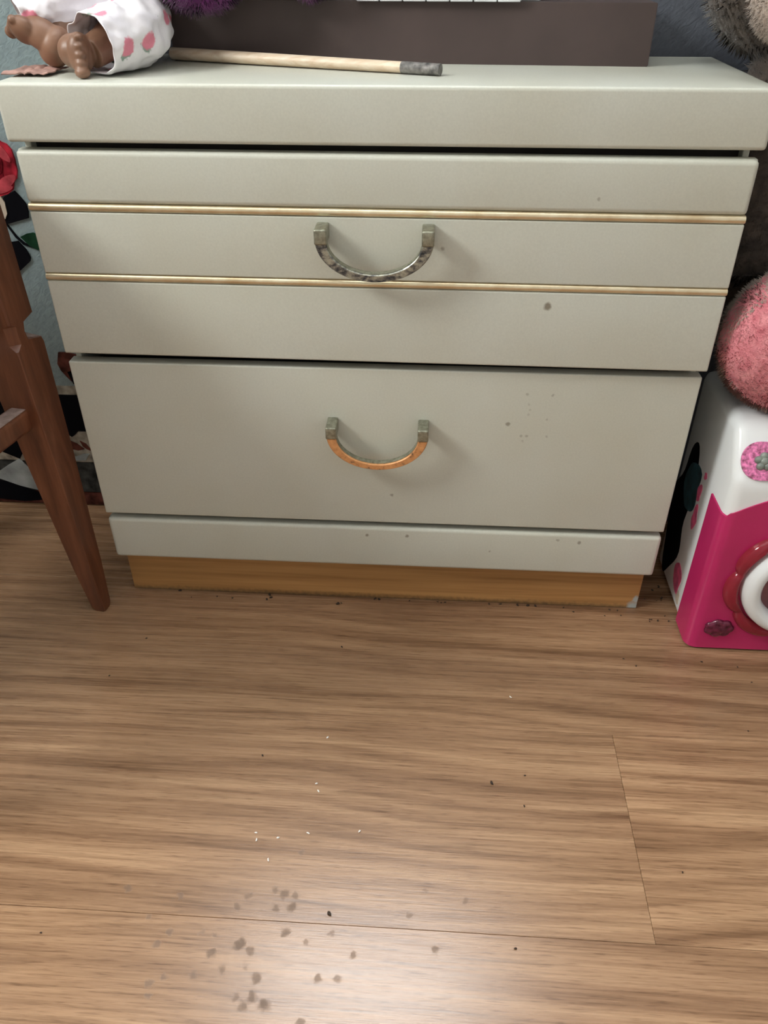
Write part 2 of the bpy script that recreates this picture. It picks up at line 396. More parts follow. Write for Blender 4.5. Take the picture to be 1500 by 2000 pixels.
# ------------------------------------------------------------------ room shell
XL, XR, YB, YF, H = -1.75, 2.2, 0.262, -3.2, 2.6
def struct(o): o['kind'] = 'structure'; return o
floor = struct(box('floor', m_sub, None, XL-.1, XR+.1, YF-.1, YB+.12, -.06, -.010))
PW, PL_, gap = .2698, 1.55, .00018
bm = bmesh.new(); addbox(bm, -PL_/2+gap, PL_/2-gap, -PW/2+gap, PW/2-gap, -.0098, 0, bev=.0003, seg=1)
plank0 = obj('plank', bm, m_floor, floor)
rows = []
first = True
rr = random.Random(11)
for r in range(-11, 3):
    yc = -.2222-PW*(r*-1-.5) if r < 0 else -.2222+PW*(r+.5)
    off = {-1: .3187}.get(r, None)
    if off is None: off = .3187+PL_*((abs(r)*0.43) % 1)
    if r == 0: off = .75
    if r == -2: off = .62
    if r == 1: off = .2
    k0 = -3
    for k in range(-3, 4):
        x0, x1 = off+PL_*k, off+PL_*(k+1)
        if x1 < XL-.02 or x0 > XR+.02: continue
        if yc+PW/2 < YF-.1: continue
        if yc-PW/2 > YB: continue
        if first: p = plank0; first = False
        else: p = plank0.copy(); COL.objects.link(p); p.parent = floor
        p.location = ((x0+x1)/2, yc, rr.uniform(-.0002, 0))
def wall_with_hole(name, axis, pos, thick, a0, a1, holes, mat):
    bm = bmesh.new()
    def add(u0, u1, z0, z1):
        if u1-u0 < 1e-4 or z1-z0 < 1e-4: return
        if axis == 'y': addbox(bm, u0, u1, pos, pos+thick, z0, z1)
        else: addbox(bm, min(pos, pos+thick), max(pos, pos+thick), u0, u1, z0, z1)
    if holes:
        h0, h1, z0, z1 = holes
        add(a0, h0, 0, H); add(h1, a1, 0, H); add(h0, h1, 0, z0); add(h0, h1, z1, H)
    else: add(a0, a1, 0, H)
    return struct(obj(name, bm, mat))
wall_with_hole('wall_back', 'y', YB, .12, XL, XR, (-.50, .34, 1.50, 2.46), m_wallb)
wall_with_hole('wall_left', 'x', XL, -.12, YF, YB, (-1.22, -.48, 1.60, 2.38), m_wallw)
wall_with_hole('wall_right', 'x', XR, .12, YF, YB, (-2.9, -1.5, 1.0, 2.4), m_wallw)
wall_with_hole('wall_front', 'y', YF, -.12, XL, XR, None, m_wallw)
struct(box('ceiling', m_white, None, XL-.1, XR+.1, YF-.1, YB+.12, H, H+.08))
for n, (x0, x1, y0, y1) in {'baseboard_left': (XL, XL+.015, YF, YB), 'baseboard_right': (XR-.015, XR, YF, YB), 'baseboard_front': (XL+.015, XR-.015, YF, YF+.015)}.items():
    struct(box(n, m_white, None, x0, x1, y0, y1, 0, .08, bev=.003))
def window(name, axis, pos, d, u0, u1, z0, z1):
    """frame and mullion set in the opening; d = direction outwards"""
    t = .035; bm = bmesh.new(); a, b = sorted((pos+d*.04, pos+d*.08))
    def add(bm, p0, p1, q0, q1, aa=a, bb=b):
        if axis == 'y': addbox(bm, p0, p1, aa, bb, q0, q1, bev=.003, seg=1)
        else: addbox(bm, aa, bb, p0, p1, q0, q1, bev=.003, seg=1)
    add(bm, u0, u1, z0, z0+t); add(bm, u0, u1, z1-t, z1); add(bm, u0, u0+t, z0+t, z1-t); add(bm, u1-t, u1, z0+t, z1-t)
    if name != 'window_1': add(bm, (u0+u1)/2-t/2, (u0+u1)/2+t/2, z0+t, z1-t)
    f = struct(obj(name, bm, m_white))
    bm = bmesh.new(); mid = (a+b)/2; add(bm, u0+t-.004, u1-t+.004, z0+t-.004, z1-t+.004, mid-.002, mid+.002)
    obj('pane', bm, m_glass, f)
    bm = bmesh.new(); a2, b2 = sorted((pos-d*.03, pos+d*.04)); add(bm, u0-.0, u1+.0, z0-.0, z0+.012, a2, b2)
    obj('sill', bm, m_white, f)
window('window_1', 'y', YB, 1, -.50, .34, 1.50, 2.46)
window('window_2', 'x', XL, -1, -1.22, -.48, 1.60, 2.38)
window('added_fill_window', 'x', XR, 1, -2.9, -1.5, 1.0, 2.4)  # unseen window added to go with the right fill light

# ------------------------------------------------------------------ chest of drawers
ch = empty('chest_of_drawers', 'cream two-drawer chest with brass strips, curved handles and a golden wood plinth', 'chest of drawers')
TW = .4047; DB = .252
box('top_panel', m_cream, ch, -TW, TW, -.0055, DB, .6685, .7267, bev=.0045, seg=3)
for s in (-1, 1):
    a, b = sorted((s*.396, s*.389)); box('side_panel', m_cream, ch, a, b, .017, DB-.004, .0867, .6685, bev=.0008, seg=1)
box('back_panel', m_dark, ch, -.389, .389, DB-.010, DB-.004, .0867, .6685)
box('bottom_panel', m_dark, ch, -.389, .389, .02, DB-.010, .09, .104)
box('divider_rail', m_dark, ch, -.389, .389, .03, .06, .404, .420)
box('top_rail', m_dark, ch, -.389, .389, .03, .06, .652, .6685)
box('bottom_rail', m_cream, ch, -.400, .400, 0.0, .018, .0867, .1580, bev=.0055, seg=3)
box('plinth', m_plinth, ch, -.3965, .3965, .0262, .22, 0, .0867, bev=.001, seg=1)
# the upper drawer: front made of three boards with two brass strips let in between
def shear(bm, y0, y1):
    for v in bm.verts: v.co.y += y0+(y1-y0)*(v.co.x+.4)/.8
def drawer_upper():
    bm = bmesh.new()
    addbox(bm, -.400, .400, .008, .020, .4200, .6600, bev=.001, seg=1)
    for z0, z1, bv in ((.4200, .5140, .0022), (.5236, .5948, .0018), (.6044, .6600, .0055)):
        addbox(bm, -.400, .400, 0, .0145, z0, z1, bev=bv, seg=3)
    shear(bm, -.003, -.011)
    d = autosmooth(obj('drawer', bm, m_cream, ch))
    d['label'] = 'upper drawer with two brass strips and blackened handle'
    bm = bmesh.new(); addbox(bm, -.372, .372, .017, .225, .432, .640); shear(bm, -.003, -.003)
    obj('drawer_box', bm, m_dark, d)
    for zc in (.5188, .5996):
        bm = bmesh.new()
        P = [Vector((-.3995, .0035, zc)), Vector((.3995, .0035, zc))]
        sweep(bm, P, [(Vector((0, 1, 0)), Vector((0, 0, 1)))]*2, lambda i: [(-.0050*math.cos(a), .0046*math.sin(a)) for a in [PI*(-.5+k/8) for k in range(9)]]+[(.004, .0046), (.004, -.0046)])
        shear(bm, -.003, -.011)
        autosmooth(obj('brass_strip', bm, m_brass, d))
    return d
def drawer_lower():
    bm = bmesh.new(); addbox(bm, -.400, .400, 0, .018, .1677, .4070, bev=.0022, seg=3)
    d = autosmooth(obj('drawer', bm, m_cream, ch)); d['label'] = 'plain lower drawer with orange copper handle'
    bm = bmesh.new(); addbox(bm, -.372, .372, .017, .225, .182, .392); obj('drawer_box', bm, m_dark, d)
    return d
def handle_parts(parent, xc, yf, ztop, mat_arc, Rz):
    R, off = .0595, .0225
    for s in (-1, 1):
        bm = bmesh.new()
        addbox(bm, xc+s*R-.0070, xc+s*R+.0070, yf-off-.0075, yf+.001, ztop-.0170, ztop, bev=.0022, seg=3)
        autosmooth(obj('handle_post', bm, m_hmetal, parent))
    N = 48; path = []; fr = []; wd = []
    z0 = ztop-.0125
    for i in range(N+1):
        t = PI+PI*i/N
        path.append(Vector((xc+R*math.cos(t), yf-off, z0+Rz*math.sin(t))))
        fr.append((Vector((math.cos(t)*Rz, 0, math.sin(t)*R)).normalized(), Vector((0, 1, 0)))); wd.append(.0062-.0020*math.sin(PI*i/N))
    bm = bmesh.new()
    def prof(i):
        w_ = wd[i]; c = .001
        return [(-w_+c, -.0062), (w_-c, -.0062), (w_, -.0052), (w_, -.003), (-w_, -.003), (-w_, -.0052)]
    sweep(bm, path, fr, prof)
    autosmooth(obj('handle_face', bm, mat_arc, parent), 30)
    bm = bmesh.new()
    def prof2(i):
        w_ = wd[i]+.0006; return [(-w_, -.0034), (w_, -.0034), (w_, .005), (w_-.0015, .0062), (-w_+.0015, .0062), (-w_, .005)]
    sweep(bm, path, fr, prof2)
    autosmooth(obj('handle_bar', bm, m_hmetal, parent), 30)
du = drawer_upper(); dl = drawer_lower()
handle_parts(du, -.0025, -.007, .5895, m_hspeck, .0415)
handle_parts(dl, -.0015, 0.0, .3370, m_hcopper, .0455)
settle(ch, (0, .12, 0))

# ------------------------------------------------------------------ wall hanging with the rose print
rug = empty('floral_wall_hanging', 'blue-grey textured hanging with red rose and black leaf print left of the chest', 'wall hanging')
RY = .2495
def flat(name, poly, mat, y0=.2470, y1=.2496):
    bm = bmesh.new(); prism(bm, poly, y0, y1); return obj(name, bm, mat, rug)
box('textured_cloth', m_wall, rug, -1.25, -.413, .2493, .2600, .004, 1.15, bev=.002)
rose = [(-.63,.600),(-.618,.628),(-.596,.642),(-.566,.637),(-.5414,.6185),(-.5349,.6159),(-.5296,.6087),(-.528,.596),(-.5286,.5805),(-.5321,.5701),(-.537,.5659),(-.5416,.5547),(-.5508,.5489),(-.5622,.5459),(-.590,.540),(-.618,.560)]
flat('rose_bloom', rose, m_red, .2458)
def petal(cx, cz, a, b, rot, mat, y):
    pts = []
    for k in range(18):
        t = 2*PI*k/18; u, v = a*math.cos(t), b*math.sin(t)*(1-.25*math.cos(t))
        pts.append((cx+u*math.cos(rot)-v*math.sin(rot), cz+u*math.sin(rot)+v*math.cos(rot)))
    flat('rose_petal', pts, mat, y)
petal(-.5635, .588, .030, .010, 1.9, m_red2, .2450)
petal(-.5450, .606, .017, .007, -.9, m_red3, .2449)
petal(-.5455, .567, .015, .007, .5, m_red3, .2448)
petal(-.5600, .5560, .020, .0065, .15, m_red3, .2447)
petal(-.5800, .602, .024, .012, .6, m_red2, .2446)
petal(-.5520, .587, .012, .0045, 1.2, m_red2, .2445)
flat('leaf', [(-.5405,.5533),(-.5349,.5463),(-.5281,.535),(-.5275,.524),(-.5295,.5155),(-.5469,.5109),(-.561,.507),(-.5732,.5075),(-.590,.512),(-.5700,.5300),(-.5576,.5453)], m_blackp, .2462)
flat('pale_petal', [(-.590,.548),(-.5622,.5459),(-.5583,.5380),(-.5590,.5216),(-.5636,.5143),(-.5721,.5112),(-.600,.512)], m_beigep, .2444)
flat('stem', [(-.568,.5090),(-.5665,.5095),(-.5545,.4885),(-.5455,.4790),(-.5288,.4716),(-.5288,.4700),(-.5475,.4760),(-.5570,.4870)], m_blackp, .2468)
flat('green_leaf', [(-.5493,.4879),(-.5387,.4925),(-.529,.4942),(-.515,.489),(-.5175,.4720),(-.5275,.4690),(-.5386,.4752)], m_greenp, .2464)
flat('leaf', [(-.600,.512),(-.5777,.4919),(-.5654,.48),(-.5548,.4817),(-.5452,.4683),(-.5419,.4568),(-.5442,.4513),(-.5611,.4385),(-.577,.4271),(-.588,.446)], m_blackp, .2463)
flat('brown_flower', [(-.5367,.3035),(-.5257,.3038),(-.505,.300),(-.500,.262),(-.5246,.2508),(-.5318,.2601),(-.5393,.2718),(-.5424,.2836),(-.540,.292)], m_brownp, .2462)
flat('brown_flower', [(-.5290,.270),(-.500,.276),(-.500,.250),(-.5236,.2480)], m_blackp, .2455)
# woven border along the bottom
box('border_band', m_tanp, rug, -1.25, -.413, .2478, .2500, .226, .243)
box('border_band', m_blackp, rug, -1.25, -.413, .2470, .2500, .157, .227)
box('border_band', m_tanp, rug, -1.25, -.413, .2470, .2500, .094, .158)
box('border_band', m_bandd, rug, -1.25, -.413, .2470, .2500, .030, .095)
box('border_band', m_brownp, rug, -1.25, -.413, .2470, .2500, .003, .031)
flat('scroll', [(-.5670,.1345),(-.5560,.139),(-.5440,.133),(-.5330,.122),(-.5450,.1190),(-.5590,.1220)], m_brownp, .2460)
flat('scroll', [(-.5640,.158),(-.5500,.146),(-.5440,.150),(-.5360,.158),(-.5350,.163),(-.5600,.164)], m_blackp, .2460)
flat('scroll', [(-.5380,.139),(-.5280,.1330),(-.520,.118),(-.5290,.122),(-.5350,.128)], m_brownp, .2459)
flat('scroll', [(-.5680,.108),(-.5520,.106),(-.5380,.112),(-.5260,.113),(-.5360,.099),(-.5500,.098),(-.5640,.100)], m_whitep, .2458)
flat('scroll', [(-.760,.150),(-.70,.120),(-.655,.098),(-.6460,.112),(-.620,.150)], m_blackp, .2458)
flat('scroll', [(-.720,.062),(-.698,.072),(-.6805,.084),(-.6560,.0985),(-.638,.070),(-.6300,.0300),(-.6698,.0405),(-.700,.053)], m_whitep, .2457)
flat('scroll', [(-.760,.060),(-.715,.055),(-.6698,.0395),(-.632,.0250),(-.625,.0120),(-.6700,.0060),(-.760,.0150)], m_blackp, .2456)
settle(rug, (-.83, .25, 0))

# ------------------------------------------------------------------ chair at the left
chair = empty('wooden_chair', 'reddish brown wooden chair with a tapered square leg beside the chest', 'chair')
def leg(name, base, mirror=1, lower_top=.432):
    """square leg standing at base; tapers to the floor, turned neck, square block above"""
    x, y = base; rot = Matrix.Rotation(math.radians(-9), 4, 'Z')
    bm = bmesh.new()
    def ring(z, s, cx, cy_, ch_):
        h = s/2; c = ch_*s
        pts = [(-h+c, -h), (h-c, -h), (h, -h+c), (h, h-c), (h-c, h), (-h+c, h), (-h, h-c), (-h, -h+c)]
        return [bm.verts.new(rot @ Vector((u, v, 0))+Vector((cx, cy_, z))) for u, v in pts]
    # (z, size, shift of the centre inwards)
    prof = [(0, .0175, .16), (.006, .0225, .10), (.08, .030, .025), (.27, .0455, .02), (.427, .0555, .02), (lower_top+.002, .0540, .04),
            (lower_top+.008, .036, .29), (lower_top+.020, .0330, .29), (lower_top+.031, .0380, .29), (lower_top+.036, .0510, .04), (.58, .0540, .04), (.66, .0540, .04)]
    rings = []
    for z, s, c in prof:
        # outer edge nearly plumb, inner faces taper
        lean = -.020*(z/.45)
        rings.append(ring(z, s, x+mirror*(lean-(s-.0215)*.36), y+(s-.0215)*.42, c))
    for r0, r1 in zip(rings, rings[1:]):
        for k in range(8): bm.faces.new((r0[k], r0[(k+1) % 8], r1[(k+1) % 8], r1[k]))
    bm.faces.new(list(reversed(rings[0]))); bm.faces.new(rings[-1])
    return autosmooth(obj(name, bm, m_chair, chair), 25)
L1 = leg('leg', (-.4340, -.0195))
bm = bmesh.new(); _r = Matrix.Rotation(math.radians(-9), 4, 'Z'); _rg = []
for z, sz, c in ((.4335, .0546, .04), (.4405, .0385, .26), (.4412, .0340, .29)):
    lean = -.020*(z/.45); cx = -.4340+lean-(.0555-.0215)*.36; cy_ = -.0195+(.0555-.0215)*.42; h = sz/2; q = c*sz
    _rg.append([bm.verts.new(_r @ Vector((u, v, 0))+Vector((cx, cy_, z))) for u, v in [(-h+q, -h), (h-q, -h), (h, -h+q), (h, h-q), (h-q, h), (-h+q, h), (-h, h-q), (-h, -h+q)]])
for r0, r1 in zip(_rg, _rg[1:]):
    for k in range(8): bm.faces.new((r0[k], r0[(k+1) % 8], r1[(k+1) % 8], r1[k]))
_o = autosmooth(obj('worn_shoulder', bm, m_chaird, L1), 25); _o['label'] = 'dusty worn shoulder of the leg'
L2 = leg('leg', (-.530, -.420))
L3 = leg('leg', (-.830, .030))
L4 = leg('leg', (-.900, -.380))
# dusty chamfer on the shoulder of the front leg
def bar(name, p0, p1, h, w_, mat, bev=.006):
    p0, p1 = Vector(p0), Vector(p1); d = p1-p0; L = d.length; a = math.atan2(d.y, d.x)
    mt = Matrix.Translation(p0) @ Matrix.Rotation(a, 4, 'Z')
    return box(name, mat, chair, 0, L, -w_/2, w_/2, -h/2, h/2, bev=bev, seg=3, mtx=mt)
bar('stretcher', (-.462, -.005, .338), (-.552, -.400, .338), .030, .028, m_chair)
bar('stretcher', (-.860, .045, .338), (-.920, -.360, .338), .030, .022, m_chair)
bar('seat_rail', (-.470, .0, .622), (-.556, -.400, .622), .055, .022, m_chair)
bar('seat_rail', (-.470, .0, .622), (-.860, .045, .622), .055, .022, m_chair)
bar('seat_rail', (-.556, -.400, .622), (-.920, -.360, .622), .055, .022, m_chair)
bar('seat_rail', (-.860, .045, .622), (-.920, -.360, .622), .055, .022, m_chair)
rotz = math.atan2(.395, .086)
mt = Matrix.Translation((-.700, -.178, .665)) @ Matrix.Rotation(math.radians(-9), 4, 'Z')
box('seat', m_chair, chair, -.22, .22, -.22, .22, -.015, .015, bev=.008, seg=3, mtx=mt)
bar('dust_film', (-.4655, -.030, .3534), (-.548, -.390, .3534), .0012, .020, m_chaird, .0003)
settle(chair, (-.69, -.19, 0))

# ------------------------------------------------------------------ toy washing machine
tw = empty('toy_washing_machine', 'white and magenta toy washing machine with round door on the floor right of the chest', 'toy')
WX0, WX1, WY1 = .4525, .7075, .150
def washer_body():
    bm = bmesh.new()
    poly = [(-.0545, .002), (-.0545, .290), (-.012, .352), (WY1, .352), (WY1, .002)]
    a = [bm.verts.new((WX0, y, z)) for y, z in poly]; b = [bm.verts.new((WX1, y, z)) for y, z in poly]; n = len(a)
    bm.faces.new(a); bm.faces.new(list(reversed(b)))
    for i in range(n): bm.faces.new((a[i], b[i], b[(i+1) % n], a[(i+1) % n]))
    es = [e for e in bm.edges]
    bmesh.ops.bevel(bm, geom=es, offset=.015, segments=5, profile=.5, affect='EDGES', clamp_overlap=True)
    return autosmooth(obj('body', bm, m_pwhite, tw), 50)
washer_body()
def wrap_path(off):
    """outline of the front seen from above, from the left side round to the right side"""
    r = .0165; x0, x1, y0 = WX0-off, WX1+off, -.0545-off; out = [(x0, .001), (x0, -.018)]
    for k in range(9):
        t = PI+PI/2*k/8; out.append((x0+r+r*math.cos(t), y0+r+r*math.sin(t)))
    for k in range(1, 24): out.append((x0+r+(x1-x0-2*r)*k/24, y0))
    for k in range(9):
        t = -PI/2+PI/2*k/8; out.append((x1-r+r*math.cos(t), y0+r+r*math.sin(t)))
    return out+[(x1, -.018), (x1, .001)]
def magenta_front():
    bm = bmesh.new(); o1, o0 = wrap_path(.0022), wrap_path(-.0015); rows_ = []
    for (x, y), (xi, yi) in zip(o1, o0):
        t = (x-WX0)/(WX1-WX0)
        if y > -.0545+.001: zt = .2365
        else: zt = .2365+.046*math.sin(PI*min(1, max(0, t)))**.8
        if 0 < t < 1: zt = max(zt, .2365)
        rows_.append([bm.verts.new((x, y, .0035)), bm.verts.new((x, y, zt-.001)), bm.verts.new((xi, yi, zt)), bm.verts.new((xi, yi, .0035))])
    for r0, r1 in zip(rows_, rows_[1:]):
        for k in range(4): bm.faces.new((r0[k], r0[(k+1) % 4], r1[(k+1) % 4], r1[k]))
    bm.faces.new(rows_[0]); bm.faces.new(list(reversed(rows_[-1])))
    return autosmooth(obj('front_panel', bm, m_magenta, tw), 35)
magenta_front()
FY = -.0567
def lathe_y(bm, cx, cz, prof, n=64):
    """prof: list of (radius, y) round the axis along Y"""
    rings = [[bm.verts.new((cx+r*math.cos(2*PI*k/n), y, cz+r*math.sin(2*PI*k/n))) for k in range(n)] for r, y in prof]
    for r0, r1 in zip(rings, rings[1:]):
        for k in range(n): bm.faces.new((r0[k], r0[(k+1) % n], r1[(k+1) % n], r1[k]))
    return rings
DX, DZ = .5800, .1300
bm = bmesh.new(); rg = lathe_y(bm, DX, DZ, [(.103, FY+.001), (.1025, FY-.006), (.098, FY-.011), (.088, FY-.012), (.084, FY-.008), (.084, FY+.001)], 128)
for ring_ in rg[:4]:
    for v in ring_:
        a = math.atan2(v.co.z-DZ, v.co.x-DX); k = abs(math.sin(4*(a-math.radians(169))))**.5
        f = 1-(.10 if ring_ is not rg[3] else .03)*(1-k)
        v.co.x = DX+(v.co.x-DX)*f; v.co.z = DZ+(v.co.z-DZ)*f; v.co.y += .004*(1-k) if v.co.y < FY-.003 else 0
autosmooth(obj('door_rim', bm, m_redclear, tw), 50)
bm = bmesh.new(); lathe_y(bm, DX, DZ, [(.080, FY+.001), (.080, FY-.010), (.077, FY-.019), (.070, FY-.023), (.062, FY-.022), (.057, FY-.016), (.055, FY-.006), (.055, FY+.001)])
door = autosmooth(obj('door_ring', bm, m_pwhite, tw), 50)
bm = bmesh.new(); rg = lathe_y(bm, DX, DZ, [(.0555, FY-.004), (.045, FY-.009), (.03, FY-.0125), (.012, FY-.014)]); bm.faces.new(rg[-1])
autosmooth(obj('door_window', bm, plain('mauve_door_plastic', (.22, .09, .10), .2, .1), door), 60)
# flower badge bottom left
bm = bmesh.new(); cx, cz = .4895, .0440
for k in range(7):
    t = 2*PI*k/7; ball(bm, (cx+.0135*math.cos(t), FY-.001, cz+.0095*math.sin(t)), (.0085, .005, .0075), sub=2)
ball(bm, (cx, FY-.001, cz), (.015, .0065, .011), sub=2)
o = obj('flower_badge', bm, m_badge, tw); remesh(o, .0016, 2)
# label and flower knob on the sloping panel
th = math.atan2(.0425, .062)          # slope of the panel
def on_panel(u, v, h):
    """u along X, v up the slope, h outwards"""
    n = Vector((0, -math.cos(th), math.sin(th))); d = Vector((0, math.sin(th), math.cos(th)))
    return Vector((u, -.0545, .290))+d*v+n*h
def pill(x0, x1, v0, v1, h0, h1, r, n=8):
    pts = []
    for cx_, cv_, a0 in ((x1-r, v1-r, 0), (x0+r, v1-r, PI/2), (x0+r, v0+r, PI), (x1-r, v0+r, 3*PI/2)):
        for k in range(n+1): pts.append((cx_+r*math.cos(a0+PI/2*k/n), cv_+r*math.sin(a0+PI/2*k/n)))
    bm = bmesh.new(); a = [bm.verts.new(on_panel(u, v, h0)) for u, v in pts]; b = [bm.verts.new(on_panel(u, v, h1)) for u, v in pts]
    bm.faces.new(a); bm.faces.new(b)
    for i in range(len(a)): bm.faces.new((a[i], b[i], b[(i+1) % len(a)], a[(i+1) % len(a)]))
    return bm
obj('pink_label', pill(.4585, .7015, .0035, .0525, -.001, .0015, .0235), m_pink, tw)
bm = bmesh.new()
for k in range(5):
    t = 2*PI*k/5+PI/2; p = on_panel(.4865+.0072*math.cos(t), .027+.0072*math.sin(t), .0015); ball(bm, p, (.0056, .0045, .0056), sub=2)
ball(bm, on_panel(.4865, .027, .0015), (.0068, .0055, .0068), sub=2)
obj('flower_knob', bm, m_greygreen, tw, True)
for xk in (.580, .672):
    bm = bmesh.new(); rings = []
    for r, h in ((.016, 0), (.016, .008), (.013, .011)):
        rings.append([bm.verts.new(on_panel(xk+r*math.cos(2*PI*k/24), .027+r*math.sin(2*PI*k/24), h)) for k in range(24)])
    for r0, r1 in zip(rings, rings[1:]):
        for k in range(24): bm.faces.new((r0[k], r0[(k+1) % 24], r1[(k+1) % 24], r1[k]))
    bm.faces.new(rings[-1]); autosmooth(obj('dial', bm, m_pwhite, tw))
# prints on the left side and a dark blob of painted-in shade
def side_print_or_shade(name, pts, mat, x=WX0-.0004):
    bm = bmesh.new(); a = [bm.verts.new((x, y, z)) for y, z in pts]; b = [bm.verts.new((x+.0015, y, z)) for y, z in pts]
    bm.faces.new(a); bm.faces.new(b)
    for i in range(len(a)): bm.faces.new((a[i], b[i], b[(i+1) % len(a)], a[(i+1) % len(a)]))
    return obj(name, bm, mat, tw)
def blob(cy_, cz_, a, b, seed, n=22, amp=.16):
    rs = random.Random(seed); ph = [rs.uniform(0, 6) for _ in range(3)]
    return [(cy_+a*math.cos(t)*(1+amp*math.sin(3*t+ph[0])+amp*.6*math.sin(5*t+ph[1])), cz_+b*math.sin(t)*(1+amp*math.sin(2*t+ph[2]))) for t in [2*PI*k/n for k in range(n)]]
side_print_or_shade('side_print_or_shade', blob(.078, .195, .030, .045, 3), m_teal, WX0-.0007)
side_print_or_shade('side_print_or_shade', blob(.046, .206, .007, .016, 4), m_pinkprint, WX0-.0008)
side_print_or_shade('side_print_or_shade', blob(.040, .168, .009, .019, 5), m_pinkprint, WX0-.0007)
side_print_or_shade('side_print_or_shade', blob(.040, .238, .005, .006, 6), m_pinkprint, WX0-.0006)
side_print_or_shade('side_print_or_shade', blob(.103, .135, .040, .105, 7, 40, .22), m_blackp)  # black print enlarged to paint in the shade next to the chest
side_print_or_shade('side_print_or_shade', blob(.042, .052, .018, .026, 8), m_pinkprint, WX0-.0005)
side_print_or_shade('side_print_or_shade', blob(.022, .030, .008, .012, 9), m_beigep, WX0-.0003)
settle(tw, (.58, .045, 0))

# ------------------------------------------------------------------ plush toys on the right
def pink_src():
    bm = bmesh.new(); ball(bm, (.5240, .018, .4540), (.1100, .0570, .0990), sub=4); return bm
pp = empty('pink_plush', 'fuzzy pink plush with a beige rim lying on the toy washing machine', 'plush toy')
o = obj('body', pink_src(), m_pinkfur, pp, True)
def pink_zone(p): return ((p.x-.5400)/.121)**2+((p.z-.4500)/.088)**2 < 1 and p.y < .03
fur('fur', pink_src, m_pinkfur, pp, 22000, .0036, 2, face=pink_zone, width=.0007)
fur('rim_fur', pink_src, m_beigefur, pp, 22000, .0065, 3, face=lambda p: not pink_zone(p), width=.0008)
settle(pp, (.527, .02, .353))
bear = empty('brown_teddy_bear', 'large brown teddy bear sitting behind the pink plush against the wall', 'plush toy')
def bear_src():
    bm = bmesh.new()
    ball(bm, (.580, .162, .600), (.163, .078, .240), sub=4); ball(bm, (.470, .165, .812), (.112, .078, .081), sub=4); ball(bm, (.462, .190, .775), (.080, .050, .044), sub=4); ball(bm, (.530, .155, .690), (.112, .078, .110), sub=4)
    ball(bm, (.555, .150, .880), (.130, .088, .115), sub=4)
    ball(bm, (.455, .165, .975), (.045, .025, .045), sub=3); ball(bm, (.655, .165, .975), (.045, .025, .045), sub=3)
    tb = tube(bm, [(.480, .150, .700), (.462, .135, .600), (.470, .115, .500)], [.048, .046, .040], 20)
    tube(bm, [(.700, .150, .700), (.740, .120, .600), (.740, .100, .500)], [.05, .046, .042], 20)
    tube(bm, [(.660, .130, .405), (.690, .040, .402), (.700, .000, .402)], [.048, .046, .042], 20)
    return bm
o = obj('body', bear_src(), m_brownfur, bear); remesh(o, .006, 6)
fur('fur', bear_src, m_brownfur, bear, 46000, .0095, 5, width=.0011, face=lambda p: p.x < .66)
def muzzle_src():
    bm = bmesh.new(); ball(bm, (.436, .050, .806), (.064, .048, .052), sub=4); return bm
o = obj('muzzle', muzzle_src(), m_beigefur, bear, True)
fur('muzzle_fur', muzzle_src, m_beigefur, bear, 9000, .007, 6, width=.0009)
bm = bmesh.new(); ball(bm, (.436, .001, .822), (.016, .010, .011), sub=3); obj('nose', bm, m_hair, bear, True)
for s in (-1, 1):
    bm = bmesh.new(); ball(bm, (.540+s*.045, .068, .925), (.009, .007, .009), sub=2); obj('eye', bm, m_hair, bear, True)
settle(bear, (.59, .15, .353))

# ------------------------------------------------------------------ things on the chest
ZT = .7267
def brown_box():
    b = empty('brown_box', 'dark brown box standing on the chest at the back', 'box')
    bm = bmesh.new(); addbox(bm, -.262, .3035, 0, 1, ZT, ZT+.0630, bev=.0012, seg=1)
    for v in bm.verts:
        yf = .150+.032*(.3035-v.co.x)/.5655; v.co.y = yf+(.2485-yf)*v.co.y
    obj('tray', bm, m_boxb, b)
    settle(b, (0, .2, ZT)); return b
brown_box()
kb = empty('toy_keyboard', 'toy piano keyboard with white keys lying on the brown box', 'toy')
box('casing', m_key, kb, -.100, .176, .1700, .2290, ZT+.0631, ZT+.0880, bev=.003)
box('key_bed', m_keyb, kb, -.034, .152, .1530, .1720, ZT+.0631, ZT+.0640)
kx = -.0345
while kx < .150:
    box('key', m_key, kb, kx, kx+.0256, .1495, .1760, ZT+.0632, ZT+.0760, bev=.0008, seg=1); kx += .0268
settle(kb, (.155, .16, ZT+.063)); kb.rotation_euler = (0, 0, math.radians(-3.24))
def purple_src():
    bm = bmesh.new(); ball(bm, (-.208, .132, .8170), (.050, .032, .038), sub=4); ball(bm, (-.196, .185, .845), (.05, .045, .048), sub=4)
    ball(bm, (-.088, .156, .8200), (.028, .020, .028), sub=3); tube(bm, [(-.18, .18, .830), (-.13, .178, .832), (-.09, .168, .824)], [.036, .032, .022], 16); return bm
pu = empty('purple_plush', 'fuzzy purple plush toy lying over the front edge of the brown box', 'plush toy')
o = obj('body', purple_src(), m_purple, pu); remesh(o, .004, 3)
fur('fur', purple_src, m_purple, pu, 20000, .008, 8, width=.0008)
settle(pu, (-.2, .18, ZT+.0615))
